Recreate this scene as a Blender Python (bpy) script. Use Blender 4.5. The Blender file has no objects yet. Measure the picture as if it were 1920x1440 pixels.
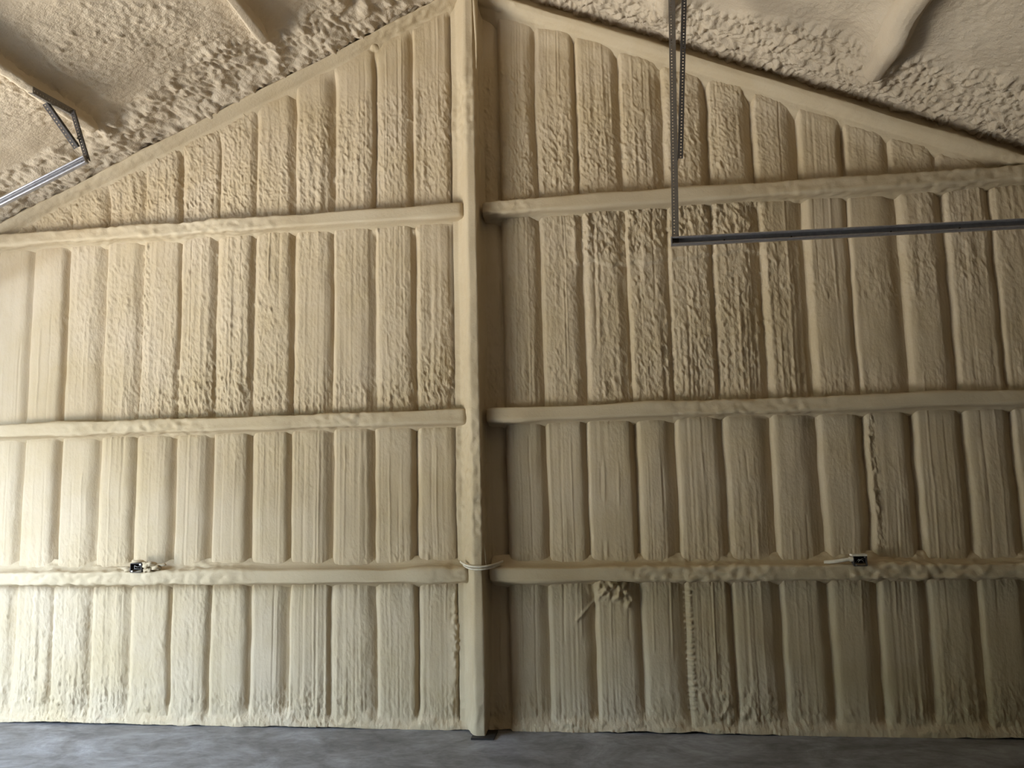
import bpy, math, random
import numpy as np
from mathutils import Matrix, Vector

scene = bpy.context.scene
COL = scene.collection
rnd = random.Random(7)

# ------------------------------------------------------------------ camera
F_PX, PITCH, YAW, ROLL = 1512.2, .1223, .1279, -.0229
CAM = Vector((.9519, -5.5964, 1.6421))
cy_, sy_ = math.cos(YAW), math.sin(YAW)
cp_, sp_ = math.cos(PITCH), math.sin(PITCH)
cr_, sr_ = math.cos(ROLL), math.sin(ROLL)
R0 = Vector((cy_, sy_, 0)); FW = Vector((-sy_ * cp_, cy_ * cp_, sp_)); U0 = Vector((sy_ * sp_, -cy_ * sp_, cp_))
RT = R0 * cr_ + U0 * sr_
UP = R0 * -sr_ + U0 * cr_
cd = bpy.data.cameras.new('camera')
cd.sensor_width = 36.0
cd.lens = F_PX * 36.0 / 1920.0
cd.clip_start = .05
cam = bpy.data.objects.new('camera', cd)
m = Matrix.Identity(4)
for i in range(3):
    m[i][0], m[i][1], m[i][2], m[i][3] = RT[i], UP[i], -FW[i], CAM[i]
cam.matrix_world = m
COL.objects.link(cam)
scene.camera = cam

# ------------------------------------------------------------------ world, daylight, exposure
world = bpy.data.worlds.new('world'); scene.world = world
world.use_nodes = True
bg = world.node_tree.nodes['Background']
bg.inputs[0].default_value = (.75, .87, 1.0, 1)
bg.inputs[1].default_value = .25

def area(name, loc, direction, sx, sy, power, color, up='Z'):
    l = bpy.data.lights.new(name, 'AREA')
    l.shape = 'RECTANGLE'; l.size = sx; l.size_y = sy; l.energy = power; l.color = color
    o = bpy.data.objects.new(name, l)
    o.location = loc
    o.rotation_euler = Vector(direction).to_track_quat('-Z', up).to_euler()
    COL.objects.link(o)
    return o
# the open overhead door in the left side wall: sky light, and the sunlit apron outside it
DOOR_Y0, DOOR_Y1, DOOR_Z = -1.75, -5.2, 2.80
SKY, APRON = 92.0, 4500.0
bg.inputs[0].default_value = (.59, .745, 1.0, 1)
bg.inputs[1].default_value = SKY
portal = area('door_sky_portal', (-5.09, (DOOR_Y0 + DOOR_Y1) / 2, DOOR_Z / 2), (1, 0, 0), DOOR_Y0 - DOOR_Y1, DOOR_Z, 1, (1, 1, 1))
portal.data.cycles.is_portal = True
area('sunlit_apron_bounce', (-8.2, (DOOR_Y0 + DOOR_Y1) / 2, .02), (0, 0, 1), 5.0, 5.2, APRON, (1.0, .93, .82))

vs = scene.view_settings
vs.view_transform = 'Standard'; vs.look = 'None'; vs.gamma = 1; vs.use_curve_mapping = False
vs.exposure = -.58

# ------------------------------------------------------------------ dimensions
ZR, PIT, XR = 5.321, .43, -.05        # ridge height of the rafter's upper edge, roof pitch, ridge x
HALF = 5.0                           # half width of the building
Y_END = -14.0
GT = (1.075, 2.164, 3.647)            # girt tops
def roof_z(x): return ZR - PIT * np.abs(np.asarray(x) - XR)
SL = math.sqrt(1 + PIT * PIT)

# ------------------------------------------------------------------ helpers
def smooth(a, b, x):
    t = np.clip((x - a) / (b - a), 0, 1)
    return t * t * (3 - 2 * t)

def link(name, me, parent=None, mat=None):
    o = bpy.data.objects.new(name, me)
    COL.objects.link(o)
    if parent is not None: o.parent = parent
    if mat is not None and me is not None and not me.materials: me.materials.append(mat)
    return o

def raw_mesh(name, V, Q, smooth_shade=True):
    V = np.ascontiguousarray(V, dtype=np.float32).reshape(-1, 3)
    Q = np.ascontiguousarray(Q, dtype=np.int32)
    me = bpy.data.meshes.new(name)
    me.vertices.add(len(V)); me.vertices.foreach_set('co', V.ravel())
    n, k = Q.shape
    me.loops.add(n * k); me.loops.foreach_set('vertex_index', Q.ravel())
    me.polygons.add(n)
    me.polygons.foreach_set('loop_start', np.arange(0, n * k, k, dtype=np.int32))
    me.polygons.foreach_set('loop_total', np.full(n, k, dtype=np.int32))
    me.polygons.foreach_set('use_smooth', np.full(n, smooth_shade, dtype=bool))
    me.update(calc_edges=True)
    return me

def grid_mesh(name, V, flip=False, rough=None):
    a, b = V.shape[:2]
    I = np.arange(a * b).reshape(a, b)
    q = np.stack([I[:-1, :-1], I[:-1, 1:], I[1:, 1:], I[1:, :-1]], -1).reshape(-1, 4)
    if flip: q = q[:, ::-1]
    me = raw_mesh(name, V, q)
    if rough is not None:
        at = me.attributes.new('rough', 'FLOAT', 'POINT'); at.data.foreach_set('value', np.ascontiguousarray(rough, dtype=np.float32).ravel())
    return me

class MB:
    """collects simple solid shapes into one mesh"""
    def __init__(s): s.v = []; s.f = []; s.sm = []
    def add(s, vs_, fs, sm=False):
        n = len(s.v); s.v += [tuple(v) for v in vs_]
        s.f += [tuple(i + n for i in f) for f in fs]; s.sm += [sm] * len(fs)
    def box(s, c, h, M=None):
        c = Vector(c); M = M or Matrix.Identity(3)
        P = [c + M @ Vector((x * h[0], y * h[1], z * h[2])) for x in (-1, 1) for y in (-1, 1) for z in (-1, 1)]
        s.add(P, [(0, 1, 3, 2), (4, 6, 7, 5), (0, 4, 5, 1), (2, 3, 7, 6), (0, 2, 6, 4), (1, 5, 7, 3)])
    def tube(s, pts, r, n=8, cap=True):
        pts = [Vector(p) for p in pts]; rs = r if isinstance(r, (list, tuple)) else [r] * len(pts)
        rings = []
        t0 = (pts[1] - pts[0]).normalized()
        a = t0.orthogonal().normalized()
        for i, p in enumerate(pts):
            t = (pts[min(i + 1, len(pts) - 1)] - pts[max(i - 1, 0)]).normalized()
            a = (a - t * a.dot(t)).normalized(); b = t.cross(a)
            rings.append([p + (a * math.cos(2 * math.pi * k / n) + b * math.sin(2 * math.pi * k / n)) * rs[i] for k in range(n)])
        V = [v for rg in rings for v in rg]
        Fc = [(i * n + k, i * n + (k + 1) % n, (i + 1) * n + (k + 1) % n, (i + 1) * n + k) for i in range(len(pts) - 1) for k in range(n)]
        s.add(V, Fc, True)
        if cap:
            s.add(rings[0], [tuple(range(n))[::-1]]); s.add(rings[-1], [tuple(range(n))])
    def prism(s, poly, M0, length):
        """closed 2-D polygon (a,b) swept along local X by length in frame M0 (4x4)"""
        n = len(poly)
        V = [M0 @ Vector((0, a, b)) for a, b in poly] + [M0 @ Vector((length, a, b)) for a, b in poly]
        s.add(V, [(i, (i + 1) % n, n + (i + 1) % n, n + i) for i in range(n)])
        h = n // 2
        # strip caps for an offset outline (first half one side, second half the other, reversed)
        for base, rev in ((0, True), (n, False)):
            fs = [(base + i, base + i + 1, base + n - 2 - i, base + n - 1 - i) for i in range(h - 1)]
            s.f += [tuple(j + len(s.v) - 2 * n for j in (f[::-1] if rev else f)) for f in fs]; s.sm += [False] * len(fs)
    def perforated_flange(s, p0, p1, wdir, ndir, w, th, pitch, rad, off):
        """flat strip from p0 to p1, width w along wdir, thickness th along ndir, one row of round holes"""
        p0, p1 = Vector(p0), Vector(p1); L = (p1 - p0).length; t = (p1 - p0) / L
        wdir = Vector(wdir); wdir = (wdir - t * wdir.dot(t)).normalized(); nd = t.cross(wdir)
        if nd.dot(Vector(ndir)) < 0: nd = -nd
        n = max(1, int(L / pitch)); pitch = L / n
        for i in range(n):
            c = p0 + t * (pitch * (i + .5)) + wdir * off
            lo, hi = -off, w - off
            hp = pitch / 2
            outer = [(-hp, lo), (0, lo), (hp, lo), (hp, 0), (hp, hi), (0, hi), (-hp, hi), (-hp, 0)]
            inner = [(rad * math.cos(a), rad * math.sin(a)) for a in [math.radians(225 + 45 * k) for k in range(8)]]
            def pt(q, d): return c + t * q[0] + wdir * q[1] + nd * d
            V = [pt(q, 0) for q in outer] + [pt(q, 0) for q in inner] + [pt(q, th) for q in outer] + [pt(q, th) for q in inner]
            fs = []
            for k in range(8):
                k2 = (k + 1) % 8
                fs += [(k, k2, 8 + k2, 8 + k), (16 + k, 24 + k, 24 + k2, 16 + k2), (8 + k, 8 + k2, 24 + k2, 24 + k)]
            for k in (0, 1, 4, 5): fs.append((k, k + 1, 16 + k + 1, 16 + k))
            if i == 0: fs += [(6, 7, 23, 22), (7, 0, 16, 23)]
            if i == n - 1: fs += [(2, 3, 19, 18), (3, 4, 20, 19)]
            s.add(V, fs)
    def build(s, name, mat, parent=None):
        me = bpy.data.meshes.new(name)
        me.from_pydata(s.v, [], s.f); me.polygons.foreach_set('use_smooth', s.sm)
        me.update()
        return link(name, me, parent, mat)

def tag(o, label, cat, group=None):
    o['label'] = label; o['category'] = cat
    if group: o['group'] = group
    return o
def struct(o): o['kind'] = 'structure'; return o
def empty(name, loc=(0, 0, 0), parent=None):
    o = bpy.data.objects.new(name, None); o.location = loc; o.empty_display_size = .1
    COL.objects.link(o)
    return o
def part(mb, name, mat, root):
    """build a part in world coordinates under a root empty"""
    o = mb.build(name, mat, root)
    o.matrix_parent_inverse = Matrix.Translation(-Vector(root.location))
    return o

# ------------------------------------------------------------------ noise fields (numpy, FFT filtered)
class Field:
    def __init__(s, ox, oz, w, h, d, sx, sz, seed, ang=0.0):
        nx, nz = int(w / d) + 2, int(h / d) + 2
        r = np.random.default_rng(seed)
        a = np.fft.rfft2(r.standard_normal((nz, nx)).astype(np.float32))
        fz = np.fft.fftfreq(nz, d)[:, None]; fx = np.fft.rfftfreq(nx, d)[None, :]
        c, sn = math.cos(ang), math.sin(ang)
        ux = c * fx + sn * fz; uz = -sn * fx + c * fz
        a *= np.exp(-2 * math.pi ** 2 * ((ux * sx) ** 2 + (uz * sz) ** 2))
        a = np.fft.irfft2(a, s=(nz, nx)); a -= a.mean(); a /= a.std()
        s.a, s.ox, s.oz, s.d = a.astype(np.float32), ox, oz, d
    def __call__(s, x, z):
        u = np.clip((x - s.ox) / s.d, 0, s.a.shape[1] - 1.001); v = np.clip((z - s.oz) / s.d, 0, s.a.shape[0] - 1.001)
        i = u.astype(int); j = v.astype(int); fu = u - i; fv = v - j
        A = s.a
        return (A[j, i] * (1 - fu) + A[j, i + 1] * fu) * (1 - fv) + (A[j + 1, i] * (1 - fu) + A[j + 1, i + 1] * fu) * fv
WX, WZ = -5.1, -.2
def WF(sx, sz, seed, ang=0, d=.006): return Field(WX, WZ, 10.2, 5.9, d, sx, sz, seed, ang)
n_rough = WF(.0048, .012, 1, .5, .005)
n_rough2 = WF(.010, .022, 2, .45)
n_streak = WF(.0042, .40, 3, 0, .005)
n_streak2 = WF(.010, .20, 4)
n_med = WF(.03, .06, 5, 0, .012)
n_big = WF(.22, .22, 6, 0, .03)
n_big2 = WF(.30, .16, 8, 0, .03)
n_curl = WF(.007, .007, 9)
n_blob = WF(.016, .016, 10)

# ------------------------------------------------------------------ materials
def nodes(name):
    mt = bpy.data.materials.new(name); mt.use_nodes = True
    nt = mt.node_tree; b = nt.nodes['Principled BSDF']
    return mt, nt, b
def noise(nt, scale, detail=3, rough=.55, vec=None, dist=0):
    n = nt.nodes.new('ShaderNodeTexNoise')
    n.inputs['Scale'].default_value = scale; n.inputs['Detail'].default_value = detail
    n.inputs['Roughness'].default_value = rough; n.inputs['Distortion'].default_value = dist
    if vec is not None: nt.links.new(vec, n.inputs['Vector'])
    return n
def ramp(nt, fac, stops):
    r = nt.nodes.new('ShaderNodeValToRGB')
    e = r.color_ramp.elements
    while len(e) < len(stops): e.new(.5)
    for k, (p, c) in enumerate(stops): e[k].position = p; e[k].color = (*c, 1)
    nt.links.new(fac, r.inputs[0])
    return r
def position(nt, sc=(1, 1, 1)):
    g = nt.nodes.new('ShaderNodeNewGeometry'); mp = nt.nodes.new('ShaderNodeMapping')
    mp.inputs['Scale'].default_value = sc
    nt.links.new(g.outputs['Position'], mp.inputs['Vector'])
    return mp.outputs[0]

def foam_material(name, light, dark, bump=.5, sc=(1, 1, 1)):
    mt, nt, b = nodes(name)
    pos = position(nt)
    r = ramp(nt, noise(nt, 1.7, 4, .6, pos).outputs[0], [(.32, dark), (.68, light)])
    nt.links.new(r.outputs[0], b.inputs['Base Color'])
    b.inputs['Roughness'].default_value = .72
    b.inputs['Specular IOR Level'].default_value = .25
    p2 = position(nt, sc)
    a1 = noise(nt, 95, 4, .6, p2); a2 = noise(nt, 40, 2, .5, p2)
    mx = nt.nodes.new('ShaderNodeMath'); mx.operation = 'ADD'
    nt.links.new(a1.outputs[0], mx.inputs[0]); nt.links.new(a2.outputs[0], mx.inputs[1])
    bp = nt.nodes.new('ShaderNodeBump'); bp.inputs['Distance'].default_value = .006
    at = nt.nodes.new('ShaderNodeAttribute'); at.attribute_name = 'rough'
    ma = nt.nodes.new('ShaderNodeMath'); ma.operation = 'MULTIPLY_ADD'; ma.use_clamp = True
    ma.inputs[1].default_value = .55; ma.inputs[2].default_value = bump
    nt.links.new(at.outputs['Fac'], ma.inputs[0]); nt.links.new(ma.outputs[0], bp.inputs['Strength'])
    nt.links.new(mx.outputs[0], bp.inputs['Height']); nt.links.new(bp.outputs[0], b.inputs['Normal'])
    return mt
M_foam = foam_material('spray_foam_wall', (.525, .425, .288), (.478, .374, .222), .28, (1, 1, .5))
M_roof = foam_material('spray_foam_roof', (.525, .437, .315), (.49, .40, .28), .55)
M_beam = foam_material('spray_foam_beam', (.52, .425, .28), (.475, .375, .23), .3)
M_shell = foam_material('shell_dark_low_fill', (.20, .18, .15), (.16, .14, .12), .5)  # unseen walls and far roof, darkened to cut the fill light

def metal(name, col, rough, metallic=1.0, var=.12, scale=40):
    mt, nt, b = nodes(name)
    n = noise(nt, scale, 4, .6, position(nt))
    r = ramp(nt, n.outputs[0], [(.3, tuple(c * (1 - var) for c in col)), (.7, tuple(min(1, c * (1 + var)) for c in col))])
    nt.links.new(r.outputs[0], b.inputs['Base Color'])
    b.inputs['Metallic'].default_value = metallic; b.inputs['Roughness'].default_value = rough
    return mt
M_galv = metal('galvanised_track', (.33, .32, .325), .42, .7)
M_angle = metal('dull_angle_iron', (.145, .125, .10), .6, .2)
M_dark = metal('dark_angle_iron', (.06, .052, .046), .7, .3)
M_box = metal('outlet_box_steel', (.42, .40, .37), .45, .9)
M_sheet = metal('steel_sheet', (.25, .22, .18), .6, .3)
M_cable = metal('cable_sheath', (.66, .60, .48), .6, 0.0)
M_wire = metal('bare_wire', (.32, .31, .29), .4, .3)
M_plate = metal('base_plate_steel', (.04, .035, .03), .6, .5)

def concrete():
    mt, nt, b = nodes('concrete_slab')
    pos = position(nt, (1, 1.2, 1)); pos2 = position(nt, (.9, 1.5, 1))
    n1 = noise(nt, 2.0, 9, .7, pos, .8); n2 = noise(nt, 8, 7, .7, pos2, .8); n3 = noise(nt, 160, 2, .5, pos)
    r = ramp(nt, n1.outputs[0], [(.30, (.10, .092, .086)), (.5, (.20, .192, .185)), (.68, (.34, .335, .335))])
    r2 = ramp(nt, n2.outputs[0], [(.3, (.62, .60, .58)), (.62, (1, 1, 1))])
    mx = nt.nodes.new('ShaderNodeMix'); mx.data_type = 'RGBA'; mx.blend_type = 'MULTIPLY'; mx.inputs[0].default_value = .75
    nt.links.new(r.outputs[0], mx.inputs[6]); nt.links.new(r2.outputs[0], mx.inputs[7])
    nt.links.new(mx.outputs[2], b.inputs['Base Color'])
    rr = ramp(nt, n2.outputs[0], [(.3, (.62,) * 3), (.7, (.42,) * 3)])
    nt.links.new(rr.outputs[0], b.inputs['Roughness'])
    bp = nt.nodes.new('ShaderNodeBump'); bp.inputs['Strength'].default_value = .25; bp.inputs['Distance'].default_value = .004
    nt.links.new(n3.outputs[0], bp.inputs['Height']); nt.links.new(bp.outputs[0], b.inputs['Normal'])
    return mt
M_conc = concrete()
M_door = metal('door_dark_low_bounce', (.05, .042, .035), .5, 0, .1, 3)  # unseen door, its dark colour chosen to cut bounce at lower right
M_blocker = metal('sky_blocker_dark', (.045, .06, .03), .8, 0, .5, 6)

# ------------------------------------------------------------------ the shell of the building
b = MB(); b.box((0, (Y_END + .3) / 2, -.06), (HALF + .15, (-Y_END + .3) / 2, .06))
struct(b.build('floor', M_conc))
b = MB(); b.box((-10.2, -3, -.10), (5.0, 9, .04))
struct(b.build('ground', M_conc))
b = MB(); b.box((-15.5, -8, 2.9), (.6, 24, 3.0))  # unseen block added outside the door to cut off the low sky
struct(b.build('sky_blocker', M_blocker))

EAVE = float(roof_z(HALF)) + .16
def wall_poly(name, x, holes):
    b = MB()
    y0, y1 = .12, Y_END
    if not holes:
        b.box((x, (y0 + y1) / 2, EAVE / 2), (.06, (y0 - y1) / 2, EAVE / 2))
    else:
        b.box((x, (y0 + DOOR_Y0) / 2, EAVE / 2), (.06, (y0 - DOOR_Y0) / 2, EAVE / 2))
        b.box((x, (y1 + DOOR_Y1) / 2, EAVE / 2), (.06, (DOOR_Y1 - y1) / 2, EAVE / 2))
        b.box((x, (DOOR_Y0 + DOOR_Y1) / 2, (EAVE + DOOR_Z) / 2), (.06, (DOOR_Y0 - DOOR_Y1) / 2, (EAVE - DOOR_Z) / 2))
    return struct(b.build(name, M_shell))
wall_poly('wall_left', -HALF - .06, True)
wall_poly('wall_right', HALF + .06, False)
b = MB()
top = ZR + .3
for yy, nm in ((Y_END, 'wall_front'),):
    V = [(-HALF, yy, 0), (HALF, yy, 0), (HALF, yy, EAVE), (XR, yy, top), (-HALF, yy, EAVE)]
    b.add(V, [(4, 3, 2, 1, 0)]); b.add([(x, y - .1, z) for x, y, z in V], [(0, 1, 2, 3, 4)])
    b.add([V[0], V[1], (HALF, yy - .1, 0), (-HALF, yy - .1, 0)], [(0, 1, 2, 3)])
struct(b.build('wall_front', M_shell))

# closed overhead door in the right side wall (its level track shows in the photograph)
door = struct(empty('door_1', (HALF - .03, -2.475, 0)))
for i in range(5):
    b = MB(); hh = DOOR_Z / 5
    b.box((HALF - .03, -2.475, hh * (i + .5) + .01), (.02, 1.55, hh / 2 - .004))
    for j in range(4): b.box((HALF - .052, -2.475 + (j - 1.5) * .76, hh * (i + .5) + .01), (.004, .31, hh / 2 - .09))
    part(b, 'door_panel', M_door, door)

# the steel sheet of the end wall, behind the foam; the foam strips are its children
b = MB()
V = [(-HALF, .075, .0), (HALF, .075, .0), (HALF, .075, EAVE), (XR, .075, top), (-HALF, .075, EAVE)]
b.add(V, [(0, 1, 2, 3, 4)]); b.add([(x, y + .06, z) for x, y, z in V], [(4, 3, 2, 1, 0)])
wall_back = struct(b.build('wall_back', M_sheet))

# ------------------------------------------------------------------ end wall foam: pillows between the ribs of the sheet
PITCH_X, X00 = .3048, -.1636
K0, K1 = -16, 17
rows = [(.0, GT[0] - .07), (GT[0] - .01, GT[1] - .09), (GT[1] - .03, GT[2] - .085), (GT[2] - .03, None)]
rg = np.random.default_rng(21)
NK = K1 - K0 + 1
jit = rg.normal(0, .007, (4, NK)); jit += rg.normal(0, .004, NK)[None, :]
jit[:, 1 - K0] = .032 + rg.normal(0, .004, 4); jit[:, 0 - K0] = 0
depth = rg.uniform(.020, .040, (4, NK))
wl = rg.uniform(.010, .024, (4, NK)); wr = rg.uniform(.014, .050, (4, NK))
bul = rg.uniform(.001, .009, (4, NK)); tilt = rg.normal(0, .006, (4, NK))
depth[:, 22:] *= 1.3; wr[:, 22:] *= 1.15
depth[1] *= 1.15; bul[1] += .004
wr[:, 20:] *= 1.25                       # softer, wider grooves on the right half
lines = np.stack([rg.normal(.34, .03, (4, NK)), rg.normal(.64, .03, (4, NK)), rg.uniform(.2, .8, (4, NK))], -1); line_a = rg.uniform(.0012, .0048, (4, NK, 3))
mean_a = rg.normal(0, .0028, (4, NK)); mean_p = rg.uniform(0, 6.28, (4, NK)); mean_f = rg.uniform(2, 5, (4, NK))

def groove_x(r, k, z):
    i = k - K0
    x = X00 + PITCH_X * k + jit[r, i] + mean_a[r, i] * np.sin(mean_f[r, i] * z + mean_p[r, i])
    return x + .0022 * n_med(np.full_like(z, X00 + PITCH_X * k), z)

def bump(x, z, cx, cz, sx, sz): return np.exp(-((x - cx) / sx) ** 2 - ((z - cz) / sz) ** 2)

def roughness(r, x, z, zb, zt):
    big = n_big(x, z); big2 = n_big2(x, z)
    if r == 0:
        q = .30 + .20 * big + .75 * smooth(.42, .08, z) * (.75 + .3 * big2) + .25 * smooth(.85, 1.0, z)
        q = q + .5 * bump(x, z, -.165, .62, .05, .28) + .5 * bump(x, z, 1.5, .35, .16, .35)
    elif r == 1:
        q = .13 + .10 * big + .25 * smooth(1.28, 1.1, z)
        q = q + 1.1 * smooth(.055, .035, np.abs(x - (2.59 + .04 * (2.0 - z) * .5))) * smooth(1.12, 1.2, z)
    elif r == 2:
        q = .42 + .26 * big + (.80 - .45 * smooth(.2, 1.0, x)) * smooth(2.75, 2.25, z) * smooth(-3.0, -2.2, x)
        q = q * (.15 + .85 * smooth(-3.4, -3.0, x)) * (1 - .35 * smooth(2.2, 3.2, x))
        q = q + 1.1 * smooth(.05, .025, np.abs(x + 2.575 + .02 * n_streak2(x, z)))
        q = q + 1.0 * smooth(3.22, 3.32, z + .03 * big2) * smooth(.62, .8, x) * smooth(2.1, 1.9, x)
    else:
        zt_ = 4.52 + .07 * big2
        q = .10 + .85 * smooth(zt_ + .12, zt_ - .12, z) * (.75 + .3 * big)
        q = np.maximum(q, .9 * smooth(-1.5, -1.9, x)) * (1 - .6 * smooth(1.9, 2.5, x))
    return np.clip(q, .04, 1.5)

def overlays(r, x, z):
    h = np.zeros_like(x)
    if r == 0:
        # torn splash of foam under the girt
        s = 0
        for cx, cz, sx, sz, a in ((.80, .945, .06, .05, .030), (.88, .93, .07, .05, .040), (.96, .91, .06, .05, .034),
                                  (.83, .875, .045, .035, .026), (.915, .875, .04, .03, .024), (1.0, .855, .035, .04, .026), (.985, .81, .02, .03, .016)):
            s = s + a * bump(x, z, cx, cz, sx, sz)
        h = h + s * (.55 + .14 * n_curl(x, z) + .38 * np.abs(n_blob(x, z)))
        t = np.clip((z - .70) / .2, 0, 1)
        h = h + .010 * np.exp(-((x - (.62 + .2 * t)) / .014) ** 2) * smooth(.68, .74, z) * smooth(.92, .86, z)
        # chain of beads and the curl beside it
        h = h + smooth(.032, .018, np.abs(x - 1.375)) * smooth(.1, .16, z) * smooth(.97, .9, z) * (.004 + .009 * np.sin(z * 190 + 2 * np.sin(z * 31)))
        for cx, wx in ((1.52, .085), (1.66, .09)):
            dd = np.hypot((x - cx) / wx, (z - .24) / .14)
            h = h + .009 * np.exp(-((dd - 1) / .14) ** 2) * (z < .26)
        # lumpy run beside the column
        h = h + .02 * bump(x, z, -.185, .62, .03, .26) * (.7 + .6 * np.abs(n_blob(x, z)) + .3 * n_curl(x, z))
        # foot that flares out over the slab
        h = h + .030 * smooth(.085, .0, z + .012 * n_med(x, z * 3))
    if r == 2:
        e = smooth(3.19, 3.215, z + .035 * n_big2(x, z) + .012 * n_med(x, z)) * smooth(.66, .72, x) * smooth(2.05, 1.98, x)
        h = h + .016 * e
        for cx, cz in ((-.756, 3.52), (-.458, 3.50)):
            h = h + .022 * bump(x, z, cx, cz, .022, .03)
    if r == 3:
        d = np.hypot(x + .759, z - 4.955)
        h = h + .022 * np.exp(-(d / .03) ** 2) - .006 * np.exp(-((d - .045) / .012) ** 2)
        d = np.hypot(x - 1.95, z - 4.40)
        h = h + .014 * np.exp(-(d / .05) ** 2)
    return h

def strip_height(r, k, x, z, s, zb, zt):
    i = k - K0
    gl, gr = groove_x(r, k, z), groove_x(r, k + 1, z)
    dl, dr = np.maximum(x - gl, 0), np.maximum(gr - x, 0)
    ht = np.maximum(zt - zb, .02)
    eb, et = z - zb, zt - z
    fade_b = smooth(.0, .06 + .04 * np.sin(x * 7.3 + r), eb); fade_t = smooth(.0, .035 + .02 * np.sin(x * 6.1 + r), et)
    if r == 0: fade_b = smooth(.03, .14 + .03 * np.sin(x * 7.1), eb)
    if r == 3: fade_t = smooth(.05, .15 + .05 * np.sin(x * 5.7), et)
    f = fade_b * fade_t
    Lw, Rw = wr[r, i] * (1 + .2 * n_big(x, z)), wr[r, i]
    # this strip falls away slowly at its right edge, rises fast at its left edge
    h = -depth[r, i] * f * np.exp(-(dl / (wl[r, i] * 1.1)) ** 1.7) - depth[r, i + 1] * f * np.exp(-(dr / Rw) ** 1.6)
    h = h + bul[r, i] * (4 * s * (1 - s)) ** .7 + tilt[r, i] * (s - .5) * smooth(0, .18, s) * smooth(1, .82, s)
    # rounded ends
    h = h - (.012 if r == 1 else .004) * np.exp(-(et / .03) ** 2) * (1 if r != 3 else 0)
    if r in (2, 3): h = h - .012 * np.exp(-(eb / .03) ** 2)
    if r == 3: h = h - .016 * smooth(.10, .24, et) + .010
    q = roughness(r, x, z, zb, zt)
    # telegraphed minor ribs and trowel-straight spray lines
    for j in range(3):
        c = lines[r, i, j]
        on = smooth(-.2, .2, n_big2(x, z) + .4 * math.sin(3 * j + i)) * smooth(0, .08, s) * smooth(1, .92, s)
        h = h + line_a[r, i, j] * on * f * np.exp(-((s - c - .01 * n_big(x, z)) / .016) ** 2) * (1 if (i + j) % 3 else -1.2)
    h = h + f * .0013 * n_streak(x, z) * np.clip(.35 + q, 0, 1) * np.clip(.6 + .6 * n_big2(z, x + 2), 0, 1.5) + .0022 * f * np.clip(.1 + q, 0, 1) * n_streak2(x, z)
    a, c2 = n_rough(x, z), n_rough2(x, z)
    h = h + q * (.0034 * np.abs(a) + .0008 * a + .0026 * np.abs(c2) - .0035) + .0012 * n_med(x, z)
    # bare bay beside the column
    h = h - .030 * smooth(.035, .06, x) * smooth(.186, .170, x)
    return h + overlays(r, x, z), q

for r, (zb0, zt0) in enumerate(rows):
    nzf = (112, 116, 152, 180)[r]
    for k in range(K0, K1):
        xa, xb = X00 + PITCH_X * k, X00 + PITCH_X * (k + 1)
        if xb < -HALF - .2 or xa > HALF + .2: continue
        if r == 3 and (xb < -3.9 or xa > 3.85): continue
        near = xa > -4.1 and xb < 4.1
        nx = 52 if near else 24
        nz = nzf
        s = np.linspace(0, 1, nx)[None, :] * np.ones((nz, 1))
        t = np.linspace(0, 1, nz)[:, None] * np.ones((1, nx))
        xn = xa + (xb - xa) * s
        if r == 3:
            zt = np.maximum(roof_z(xn) - .02, zb0 + .015)
        else:
            zt = np.full_like(xn, zt0)
        z = zb0 + t * (zt - zb0)
        gl, gr = groove_x(r, k, z), groove_x(r, k + 1, z)
        x = gl + (gr - gl) * s
        h, q = strip_height(r, k, x, z, s, zb0, zt)
        if r == 0:
            lift = .006 + .006 * np.clip(n_big(x, z) + n_med(x, z) * .5, -.8, 2.0)
            z = z + lift * smooth(.05, 0, z)
        V = np.stack([np.clip(x, -HALF, HALF), -h, z], -1)
        link('foam_strip', grid_mesh('foam_strip', V, rough=q), wall_back, M_foam)

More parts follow.
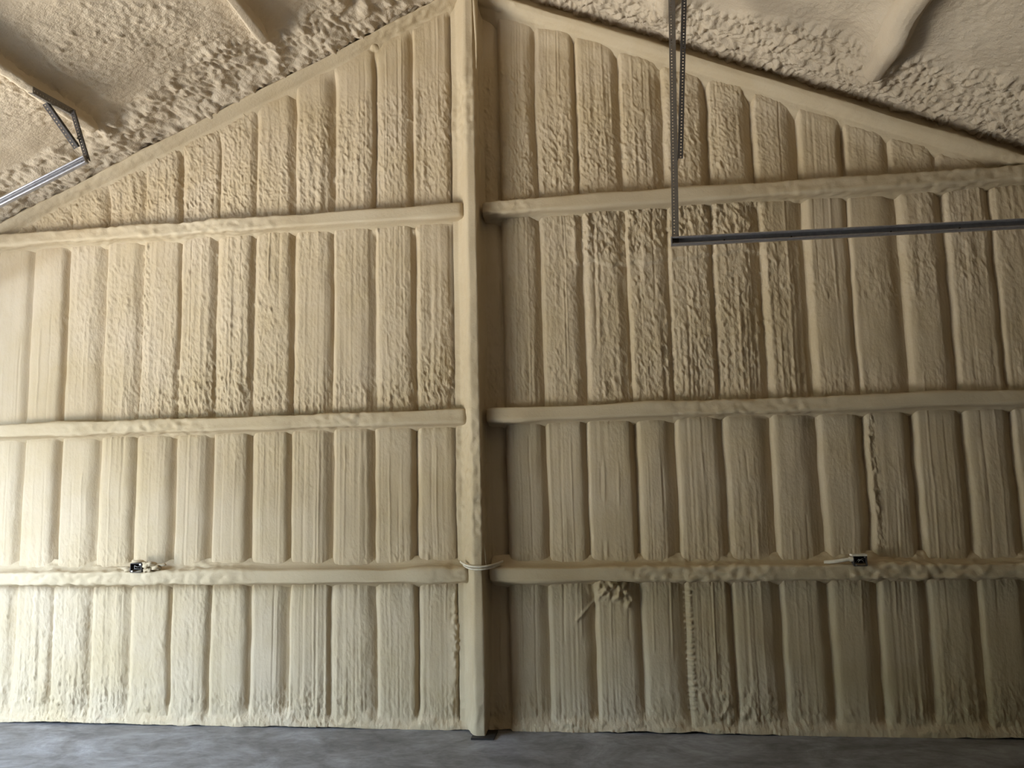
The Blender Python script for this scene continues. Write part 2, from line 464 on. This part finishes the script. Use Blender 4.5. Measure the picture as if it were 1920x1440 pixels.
# ------------------------------------------------------------------ swept foam-coated steel
def sweep(name, prof, P0, P1, A, B, mat, step=.012, amp=.003, lo=.005, seed=0, round0=0, round1=0, extra=None):
    """profile points (a,b) swept from P0 to P1; A,B unit vectors of the profile plane. Outward noise."""
    P0, P1, A, B = (np.array(q, float) for q in (P0, P1, A, B))
    L = np.linalg.norm(P1 - P0); T = (P1 - P0) / L
    # resample the profile
    pr = np.array(prof, float); seg = np.hypot(*np.diff(pr, axis=0).T); cum = np.r_[0, np.cumsum(seg)]
    n = max(10, int(cum[-1] / .006)); u = np.linspace(0, cum[-1], n)
    a = np.interp(u, cum, pr[:, 0]); b_ = np.interp(u, cum, pr[:, 1])
    for _ in range(1):
        a[1:-1] = .25 * a[:-2] + .5 * a[1:-1] + .25 * a[2:]; b_[1:-1] = .25 * b_[:-2] + .5 * b_[1:-1] + .25 * b_[2:]
    ta, tb = np.gradient(a), np.gradient(b_); nl = np.hypot(ta, tb) + 1e-9
    na, nb = -tb / nl, ta / nl
    ca, cb = a.mean(), b_.mean()
    if ((a - ca) * na + (b_ - cb) * nb).mean() < 0: na, nb = -na, -nb
    m_ = max(3, int(L / step)); l = np.linspace(0, L, m_)
    LL, UU = np.meshgrid(l, u, indexing='ij')
    F1 = Field(-.1, -.1, L + .3, cum[-1] + .3, .008, .014, .012, 100 + seed)
    F2 = Field(-.1, -.1, L + .3, cum[-1] + .3, .02, .12, .05, 200 + seed)
    F3 = Field(-.1, -.1, L + .3, cum[-1] + .3, .03, .3, .3, 300 + seed)
    d = amp * F1(LL, UU) * np.clip(.6 + .5 * F3(LL, UU), .1, 1.6) + lo * F2(LL, UU)
    if extra is not None: d = d + extra(LL, UU / cum[-1])
    aa = a[None, :] + na[None, :] * d; bb = b_[None, :] + nb[None, :] * d
    sc = np.ones_like(l)
    ms = l.copy()
    if round0: q = np.clip(1 - l / round0, 0, 1); sc = sc * np.sqrt(np.clip(1 - q ** 2, .0, 1))
    if round1: q = np.clip(1 - (L - l) / round1, 0, 1); sc = sc * np.sqrt(np.clip(1 - q ** 2, .0, 1))
    ba, bbm = 0.0, b_.mean()
    aa = ba + (aa - ba) * (.35 + .65 * sc)[:, None] * np.where(sc[:, None] < 1e-4, .3, 1); bb = bbm + (bb - bbm) * (.55 + .45 * sc)[:, None] * np.where(sc[:, None] < 1e-4, .02, 1)
    V = P0 + LL[..., None] * T + aa[..., None] * A + bb[..., None] * B
    me = grid_mesh(name, V)
    # orient outward
    mid = V[m_ // 2, n // 2]; ctr = P0 + T * L / 2 + A * ca + B * cb
    e1 = V[m_ // 2 + 1, n // 2] - mid; e2 = V[m_ // 2, n // 2 + 1] - mid
    # grid quad order: (i,j),(i,j+1),(i+1,j+1) -> normal = e2 x e1
    if np.dot(np.cross(e2, e1), mid - ctr) < 0:
        me.flip_normals()
    return link(name, me, None, mat)

GP = .105        # how far the girts stand proud
def girt_profile(top, shelf):
    # a = outward (-Y), b = up
    p = []
    if shelf: p += [(-.03, .075), (.0, .045), (.02, .022), (.045, .008), (GP - .015, .002)]
    else: p += [(-.05, .002), (.0, .002), (GP - .010, .002)]
    p += [(GP - .002, -.004), (GP, -.012), (GP + .001, -.082), (GP - .005, -.092), (GP - .016, -.097), (.03, -.100), (.005, -.108), (-.02, -.125), (-.05, -.14)]
    return p
names = {0: 'lowest', 1: 'middle', 2: 'top'}
for gi, zt in enumerate(GT):
    for side in (-1, 1):
        x0, x1 = (-HALF, -.062) if side < 0 else (.045, HALF)
        rr = (0, .05) if side < 0 else (.06, 0)
        o = sweep('foam_coated_girt', girt_profile(zt, gi == 0), (x0, 0, zt), (x1, 0, zt), (0, -1, 0), (0, 0, 1), M_beam,
                  amp=(.0035 if gi == 0 else .0022), lo=.0045, seed=gi * 2 + (side > 0), round0=rr[0], round1=rr[1])
        tag(o, '%s cream foam coated wall girt %s of the middle column' % (names[gi], 'left' if side < 0 else 'right'), 'girt', 'foam coated girts on the end wall')

# middle column: thin flange with a foam fillet on its left
def col_extra(l, u):
    up = smooth(3.55, 4.2, l)
    return up * (.010 * np.sin(9 * u + 3 * l) * np.sin(2.1 * l + 1)) + .012 * up * np.exp(-((u - .80 - .03 * np.sin(2 * l)) / .035) ** 2)
colp = [(.0, -.175), (.012, -.135), (.045, -.105), (.10, -.078), (.158, -.052), (.166, -.047), (.178, -.030), (.178, .025), (.172, .030), (.14, .031), (.05, .033), (.0, .045), (-.04, .06)]
colp = [(a, b_) for a, b_ in colp]
o = sweep('foam_coated_column', colp, (0, 0, .012), (0, 0, 5.24), (0, -1, 0), (1, 0, 0), M_beam, amp=.0022, lo=.0035, seed=11, extra=col_extra)
tag(o, 'cream foam coated steel column rising up the middle of the end wall', 'column')
b = MB(); b.box((.015, -.135, .006), (.075, .09, .006))
bp_ = b.build('base_plate', M_plate, o)
# loose strings and flaps of foam peeling from the column's right edge
b = MB()
b.tube([(.036, -.165, 5.2), (.046, -.17, 5.0), (.05, -.165, 4.8), (.045, -.16, 4.62)], [.012, .013, .009, .003], 7)
b.tube([(.034, -.15, 1.28), (.044, -.155, 1.18), (.047, -.15, 1.10)], [.002, .005, .004], 6)
b.build('foam_flap', M_beam, o)

# end rafters: sloping band along the gable
RPX = .100
raf_of = {-1: [(-.02, .12), (.002, .012), (RPX - .008, .0), (RPX - .001, -.004), (RPX - .002, -.012), (RPX - .022, -.030), (.055, -.045), (.022, -.062), (.0, -.10), (-.05, -.15)],
          1: [(-.02, .14), (.002, .012), (RPX - .008, .0), (RPX - .001, -.004), (RPX, -.012), (RPX - .012, -.040), (.065, -.062), (.026, -.082), (.002, -.12), (-.05, -.17)]}
for side in (-1, 1):
    xe = side * HALF
    d = np.array([side, 0, -PIT]) / SL
    nrm = np.array([side * PIT, 0, 1]) / SL
    p0 = (XR + side * .02, 0, float(ZR - PIT * .02)); p1 = (xe, 0, float(roof_z(xe)))
    o = sweep('foam_coated_rafter', raf_of[side], p0, p1, (0, -1, 0), nrm, M_beam, amp=.002, lo=.0045, seed=20 + side)
    tag(o, 'sloping foam coated rafter edging the %s half of the gable' % ('left' if side < 0 else 'right'), 'rafter', 'gable rafters')

# ------------------------------------------------------------------ roof underside
ceiling = struct(empty('ceiling', (0, 0, 0)))
ROOF_OFF = .15
ROFF = {-1: .115, 1: .15}
PUR = {-1: (1.335, 2.615, 3.9), 1: (1.40, 2.70, 4.0)}
Y_DET = 3.2
def roof_fields(side):
    def RF(sx, sz, seed, ang=0, d=.008): return Field(-.15, -.2, 5.4, 3.8, d, sx, sz, seed + 50 * (side > 0), ang)
    return RF(.009, .016, 400, -.5, .006), RF(.015, .030, 401, -.5, .006), RF(.008, .012, 402, -.7, .006), RF(.05, .05, 403), RF(.25, .25, 404, 0, .03), RF(.09, .35, 405, -.3, .02)
for side in (-1, 1):
    f1, f2, f3, f4, f5, f6 = roof_fields(side)
    edges = [-.12, *PUR[side], HALF + .05]
    for bi in range(4):
        xa, xb = edges[bi], edges[bi + 1]
        vline = np.r_[np.arange(-.06, .78, .0085), np.arange(.78, 2.2, .012), np.arange(2.2, Y_DET + .01, .03)]
        nx, nv = int((xb - xa) * SL / (.0095 if bi < 3 else .02)), len(vline)
        xs = np.linspace(xa, xb, nx)[None, :] * np.ones((nv, 1)); v = vline[:, None] * np.ones((1, nx))
        lim = .47 + .05 * f5(xs, v) + .015 * f4(xs, v) + (.12 if side > 0 else .04)
        lump = smooth(lim + .04, lim - .05, v)
        b1, b2 = np.abs(f1(xs, v)), np.abs(f2(xs, v))
        h = lump * (.004 + .011 * b2 + .007 * b1)
        if side > 0:   # overlapping passes of gathered foam, each with its own scalloped edge
            for cv in (.25, .42, .58):
                c = cv + .022 * f5(xs, v) + .010 * f4(xs, v)
                h = h + lump * .020 * smooth(c + .012, c - .012, v) * smooth(c - .19, c - .02, v)
            h = h + lump * .006 * np.sin(xs * 120 + 5 * f4(xs, v) + 12 * v)
        else:
            h = h + lump * .010 * f4(xs, v)
        sm = 1 - lump
        rough = np.clip(.55 + .35 * f5(xs, v), .1, 1.3) * (1 if side < 0 else .5)
        h = h + sm * rough * (.0038 * np.abs(f3(xs, v)) + .0035 * b1) + sm * .004 * f6(xs, v) + .003 * f4(xs, v) * sm
        # foam fillets up the sides of the purlins
        for px in PUR[side]:
            dpx = np.abs(xs - px)
            wdt = .045 if side < 0 else .13
            h = h + (.028 if side < 0 else .085) * np.exp(-(dpx / wdt) ** 2) * smooth(.10, .40, v)
        h = h + (.085 * smooth(.45, .06, v) if side < 0 else .02 * smooth(.08, .0, v) + .02 * smooth(.4, .25, v))
        off = ROFF[side] - h
        X = XR + side * xs + side * PIT / SL * off
        Z = ZR - PIT * xs + off / SL
        V = np.stack([X, -v, Z], -1)
        link('foam_bay', grid_mesh('foam_bay', V, flip=(side > 0), rough=np.clip(lump * .6 + sm * rough * .8, 0, 1)), ceiling, M_roof)
    # the plain rest of the slope behind the photographer
    xs = np.array([-.12, HALF + .12]); vv = np.array([Y_DET - .02, -Y_END])
    V = np.array([[(XR + side * (x + PIT / SL * ROFF[side]), -q, ZR - PIT * x + ROFF[side] / SL) for x in xs] for q in vv])
    link('foam_slope', grid_mesh('foam_slope', V, flip=(side > 0)), ceiling, M_shell)
    # outer steel, so no light leaks in
    V = np.array([[(XR + side * x, -q, ZR - PIT * x + .32) for x in (-.15, HALF + .4)] for q in (-.25, -Y_END + .2)])
    link('roof_sheet', grid_mesh('roof_sheet', V, flip=(side > 0)), ceiling, M_sheet)

# purlins running from the end wall towards the camera
for side in (-1, 1):
    nrm = np.array([side * PIT, 0, 1]) / SL; d = np.array([side, 0, -PIT]) / SL
    for pi_, px in enumerate(PUR[side][:2]):
        # a = downwards out of the roof, b = along the slope (towards the eave)
        if side < 0:
            pr = [(-.03, -.06), (.03, -.036), (.07, -.031), (.098, -.029), (.105, -.022), (.106, .0), (.105, .026), (.098, .032), (.07, .033), (.03, .038), (-.03, .06)]
        else:
            pr = [(-.03, -.15), (.03, -.10), (.08, -.07), (.125, -.045), (.15, -.015), (.155, .015), (.14, .05), (.10, .07), (.04, .10), (-.03, .15)]
        base = np.array([XR + side * px, 0, ZR - PIT * px]) + nrm * ROFF[side]
        y0 = -.34 - (.12 if side < 0 else .02)
        o = sweep('roof_purlin', pr, base + [0, y0, 0], base + [0, -6.0, 0], -nrm, d, M_roof, step=.02 if True else .02,
                  amp=.002 if side < 0 else .005, lo=.004 if side < 0 else .010, seed=40 + pi_ + 5 * (side > 0), round0=.10)
        lab = {(-1, 0): 'upper left foam covered roof purlin nearer the ridge', (-1, 1): 'lower left foam covered roof purlin carrying the bright sloping door track',
               (1, 0): 'right roof purlin near the ridge above the vertical perforated hanger', (1, 1): 'thick rounded foam covered purlin on the right roof slope'}[(side, pi_)]
        tag(o, lab, 'purlin', 'foam covered roof purlins')

# ------------------------------------------------------------------ overhead door tracks
def offset_outline(c, th):
    c = [Vector(q) for q in c]; A, B = [], []
    for i, p in enumerate(c):
        t = (c[min(i + 1, len(c) - 1)] - c[max(i - 1, 0)]).normalized(); n = Vector((-t.y, t.x))
        A.append(p + n * th / 2); B.append(p - n * th / 2)
    return [tuple(q) for q in A] + [tuple(q) for q in B[::-1]]
def frame(o, xdir, ydir):
    x = Vector(xdir).normalized(); y = Vector(ydir); y = (y - x * y.dot(x)).normalized(); z = x.cross(y)
    M = Matrix.Identity(4)
    for i in range(3): M[i][0], M[i][1], M[i][2], M[i][3] = x[i], y[i], z[i], o[i]
    return M
def track_outline(w=.052):
    h = w / 2
    # a: towards the room middle (camera side), b: up; rolled lips
    return offset_outline([(.030, h - .012), (.034, h - .006), (.031, h - .001), (.022, h), (.006, h), (0, h - .006), (0, -h + .006), (.006, -h), (.022, -h), (.031, -h + .001), (.034, -h + .006), (.030, -h + .012)], .0022)
def bolt(name, p, n, root, r=.007, mat=None):
    b = MB(); p = Vector(p); n = Vector(n).normalized()
    b.tube([p - n * .004, p + n * .005], r, 6); b.tube([p + n * .005, p + n * .009], r * .55, 6)
    return part(b, name, mat or M_angle, root)

# right track: level, its free end hung from the purlin by a perforated angle
TY = -.87
root = empty('door_track', (1.33, TY, 3.035))
b = MB(); b.prism(track_outline(.054), frame((1.312, TY, 3.036), (1, 0, -.009), (0, -1, 0)), 3.1)
part(b, 'track_rail', M_galv, root)
b = MB(); b.box((1.318, TY - .017, 3.036), (.002, .017, .025)); part(b, 'end_stop', M_dark, root)
b = MB()
b.perforated_flange((1.318, TY - .004, 3.02), (1.372, TY - .004, 4.72), (1, 0, 0), (0, -1, 0), .040, .0025, .0195, .0042, .014)
b.perforated_flange((1.356, TY - .004, 3.02), (1.410, TY - .004, 4.72), (0, 1, 0), (1, 0, 0), .032, .0025, .0195, .0042, .014)
part(b, 'hanger_angle', M_angle, root)
b = MB()
b.perforated_flange((1.376, TY - .010, 3.545), (1.455, TY - .045, 4.70), (1, 0, 0), (0, -1, 0), .030, .0025, .0195, .0048, .016)
b.perforated_flange((1.376, TY - .010, 3.545), (1.455, TY - .045, 4.70), (0, 1, 0), (1, 0, 0), .030, .0025, .0195, .0042, .014)
o = part(b, 'brace_angle', M_dark, root); o['label'] = 'near black perforated brace'
for q in ((1.325, TY - .005, 3.028), (1.343, TY - .005, 3.03)): bolt('bolt', q, (0, -1, 0), root, .006)
for x in (1.62, 2.0, 2.55, 2.92, 3.3): bolt('rivet', (x, TY - .002, 3.036 - .009 * (x - 1.31) - .004), (0, -1, 0), root, .005, M_dark)
tag(root, 'dark level overhead door track hung on a tall perforated angle at right', 'door track', 'overhead door tracks')

# left track: follows the roof pitch down to the open door
TL = -.84
dl = Vector((-1, 0, -.425)).normalized()
e0 = Vector((-2.487, TL, 3.845))
root = empty('door_track', e0)
b = MB(); b.prism([(a, -q) for a, q in track_outline(.052)], frame(e0, dl, (0, -1, 0)), 2.05)
part(b, 'track_rail', M_galv, root)
b = MB(); M3 = frame(e0, dl, (0, -1, 0)).to_3x3(); b.box(e0 + Vector((0.004, -.018, .002)), (.003, .018, .026), M3); part(b, 'end_stop', M_angle, root)
bolt('bolt', e0 + dl * .03 + Vector((0, -.004, 0)), (0, -1, 0), root, .009, M_dark)
for s_ in (.55, .95): bolt('rivet', e0 + dl * s_ + Vector((0, -.003, -.004)), (0, -1, 0), root, .005, M_dark)
pa, pb = Vector((-2.635, -1.18, 4.165)), Vector((-2.615, -.80, 4.185))
b = MB()
b.perforated_flange(pa, pb, (0, 0, 1), (1, 0, 0), .042, .003, .024, .005, .016)
b.perforated_flange(pa, pb, (-1, 0, .2), (0, 0, -1), .034, .003, .024, .005, .016)
part(b, 'mounting_angle', M_angle, root)
ha, hb = Vector((-2.622, TL - .004, 4.20)), e0 + Vector((-.012, -.004, .0))
b = MB()
b.perforated_flange(ha, hb, (1, 0, 0), (0, -1, 0), .028, .003, .022, .0048, .012)
b.perforated_flange(ha + Vector((.028, 0, 0)), hb + Vector((.028, 0, 0)), (0, 1, 0), (-1, 0, 0), .020, .003, .022, .0045, .010)
part(b, 'hanger_angle', M_dark, root)
ba, bb2 = Vector((-2.650, -1.03, 4.175)), Vector((-2.545, TL - .010, 3.940))
b = MB()
b.perforated_flange(ba, bb2, (-1, -.3, 0), (0, -1, 0), .034, .003, .022, .0055, .022)
b.perforated_flange(ba, bb2, (0, 1, 0), (1, 0, 0), .026, .003, .022, .0045, .012)
part(b, 'brace_angle', M_dark, root)
bolt('bolt', pb + Vector((-.01, -.02, .0)), (1, -.3, 0), root, .008)
bolt('bolt', (-2.548, TL - .012, 4.0), (0, -1, 0), root, .008)
tag(root, 'shiny grey door track sloping down left under the roof on dark brackets', 'door track', 'overhead door tracks')

# ------------------------------------------------------------------ electrical boxes on the lowest girt
def lumps(name, spec, seed, parent_root):
    """one lumpy crust of foam: overlapping wobbly blobs"""
    r = random.Random(seed); b = MB()
    for (cx, cy, cz, rx, ry, rz) in spec:
        n, m_ = 12, 8; V = []; fs = []
        ph = [r.uniform(0, 6.28) for _ in range(4)]
        for i in range(m_ + 1):
            th = math.pi * i / m_
            for k in range(n):
                a = 2 * math.pi * k / n
                w = 1 + .18 * math.sin(3 * a + ph[0] + 2 * th) + .14 * math.sin(5 * th + 2 * a + ph[1]) + r.uniform(-.06, .06) * (0 < i < m_)
                V.append((cx + rx * w * math.sin(th) * math.cos(a), cy + ry * w * math.sin(th) * math.sin(a), cz + rz * w * math.cos(th)))
        for i in range(m_):
            for k in range(n):
                fs.append((i * n + k, i * n + (k + 1) % n, (i + 1) * n + (k + 1) % n, (i + 1) * n + k)[::-1])
        b.add(V, fs, True)
    return part(b, name, M_beam, parent_root)

def outlet_box(x0, x1, z0, z1, yf, dep, rim):
    root = empty('electrical_box', ((x0 + x1) / 2, yf, z0))
    b = MB(); t = .0022
    cx, cz, cyb = (x0 + x1) / 2, (z0 + z1) / 2, yf + dep / 2
    b.box((cx, cyb, z0), ((x1 - x0) / 2, dep / 2, t)); b.box((cx, cyb, z1), ((x1 - x0) / 2, dep / 2, t))
    b.box((x0, cyb, cz), (t, dep / 2, (z1 - z0) / 2)); b.box((x1, cyb, cz), (t, dep / 2, (z1 - z0) / 2))
    part(b, 'box_shell', M_box if rim else M_dark, root)
    b = MB(); b.box((cx, yf + dep, cz), ((x1 - x0) / 2, t, (z1 - z0) / 2)); part(b, 'box_back', M_plate, root)
    for sx in (x0 + .010, x1 - .010):
        b = MB(); b.box((sx, yf + .003, z0 + .006 if sx < cx else z1 - .006), (.006, .002, .005)); e = part(b, 'screw_tab', M_box, root)
    return root, cx, cz
root, cx, cz = outlet_box(-2.535, -2.452, 1.072, 1.132, -.118, .055, False)
for j, (a0, a1) in enumerate((((-.03, .018), (.03, -.016)), ((-.028, -.02), (.034, .012)))):
    b = MB()
    b.tube([(cx + a0[0], -.09, cz + a0[1]), (cx + a0[0] * .4, -.112, cz + .016 * (1 if j else -.4)), (cx + .01, -.118, cz - .006 + .012 * j), (cx + a1[0], -.095, cz + a1[1])], .0022, 6)
    part(b, 'wire', M_wire, root)
lumps('foam_crust', [(-2.425, -.095, 1.115, .034, .03, .026), (-2.392, -.095, 1.125, .035, .028, .018), (-2.36, -.085, 1.10, .04, .03, .018), (-2.425, -.10, 1.08, .022, .02, .014),
                     (-2.40, -.105, 1.085, .024, .02, .013), (-2.33, -.07, 1.118, .04, .02, .01), (-2.565, -.09, 1.085, .038, .026, .013), (-2.60, -.08, 1.10, .05, .025, .010), (-2.50, -.085, 1.142, .05, .03, .012)], 3, root)
tag(root, 'open black outlet box in lumpy foam on the girt left of the column', 'electrical box', 'outlet boxes on the lowest girt')

root, cx, cz = outlet_box(2.418, 2.496, 1.070, 1.131, -.125, .06, False)  # dark shell material puts the shade inside the box into its colour
b = MB(); b.box((cx - .004, -.10, 1.137), (.046, .03, .006)); part(b, 'box_lid_flange', M_cable, root)
for j in range(2):
    b = MB()
    b.tube([(cx - .028 + .02 * j, -.09, cz - .02), (cx - .01, -.12, cz + .01 - .012 * j), (cx + .012, -.122, cz + .004 + .012 * j), (cx + .03, -.095, cz - .014 + .02 * j)], .002, 6)
    part(b, 'wire', M_wire, root)
b = MB(); b.tube([(2.416, -.105, 1.112), (2.396, -.105, 1.111), (2.392, -.105, 1.110)], [.016, .016, .012], 10); part(b, 'connector', M_cable, root)
b = MB(); b.tube([(2.394, -.105, 1.110), (2.35, -.10, 1.103), (2.30, -.085, 1.094), (2.25, -.06, 1.088)], [.0115, .012, .012, .012], 10); part(b, 'conduit_stub', M_cable, root)
tag(root, 'outlet box darkened inside as shade, with pale conduit stub on the girt right of the column', 'electrical box', 'outlet boxes on the lowest girt')

# two cables that run along the lowest girt and strap across the column
for j, (z, r_, lab) in enumerate(((1.094, .0075, 'upper pale cable strapped across the column at the lowest girt'), (1.077, .0065, 'lower pale cable strapped across the column at the lowest girt'))):
    pts = []
    for q in np.linspace(-1, 1, 25):
        x = .003 + q * (.145 - .02 * j)
        y = -.19 + .13 * abs(q) ** 2.4
        pts.append((x, y, z + (.022 - .006 * j) * abs(q) ** 2.2))
    b = MB(); b.tube(pts, r_, 10)
    tag(b.build('electrical_cable', M_cable), lab, 'cable', 'cables across the column')
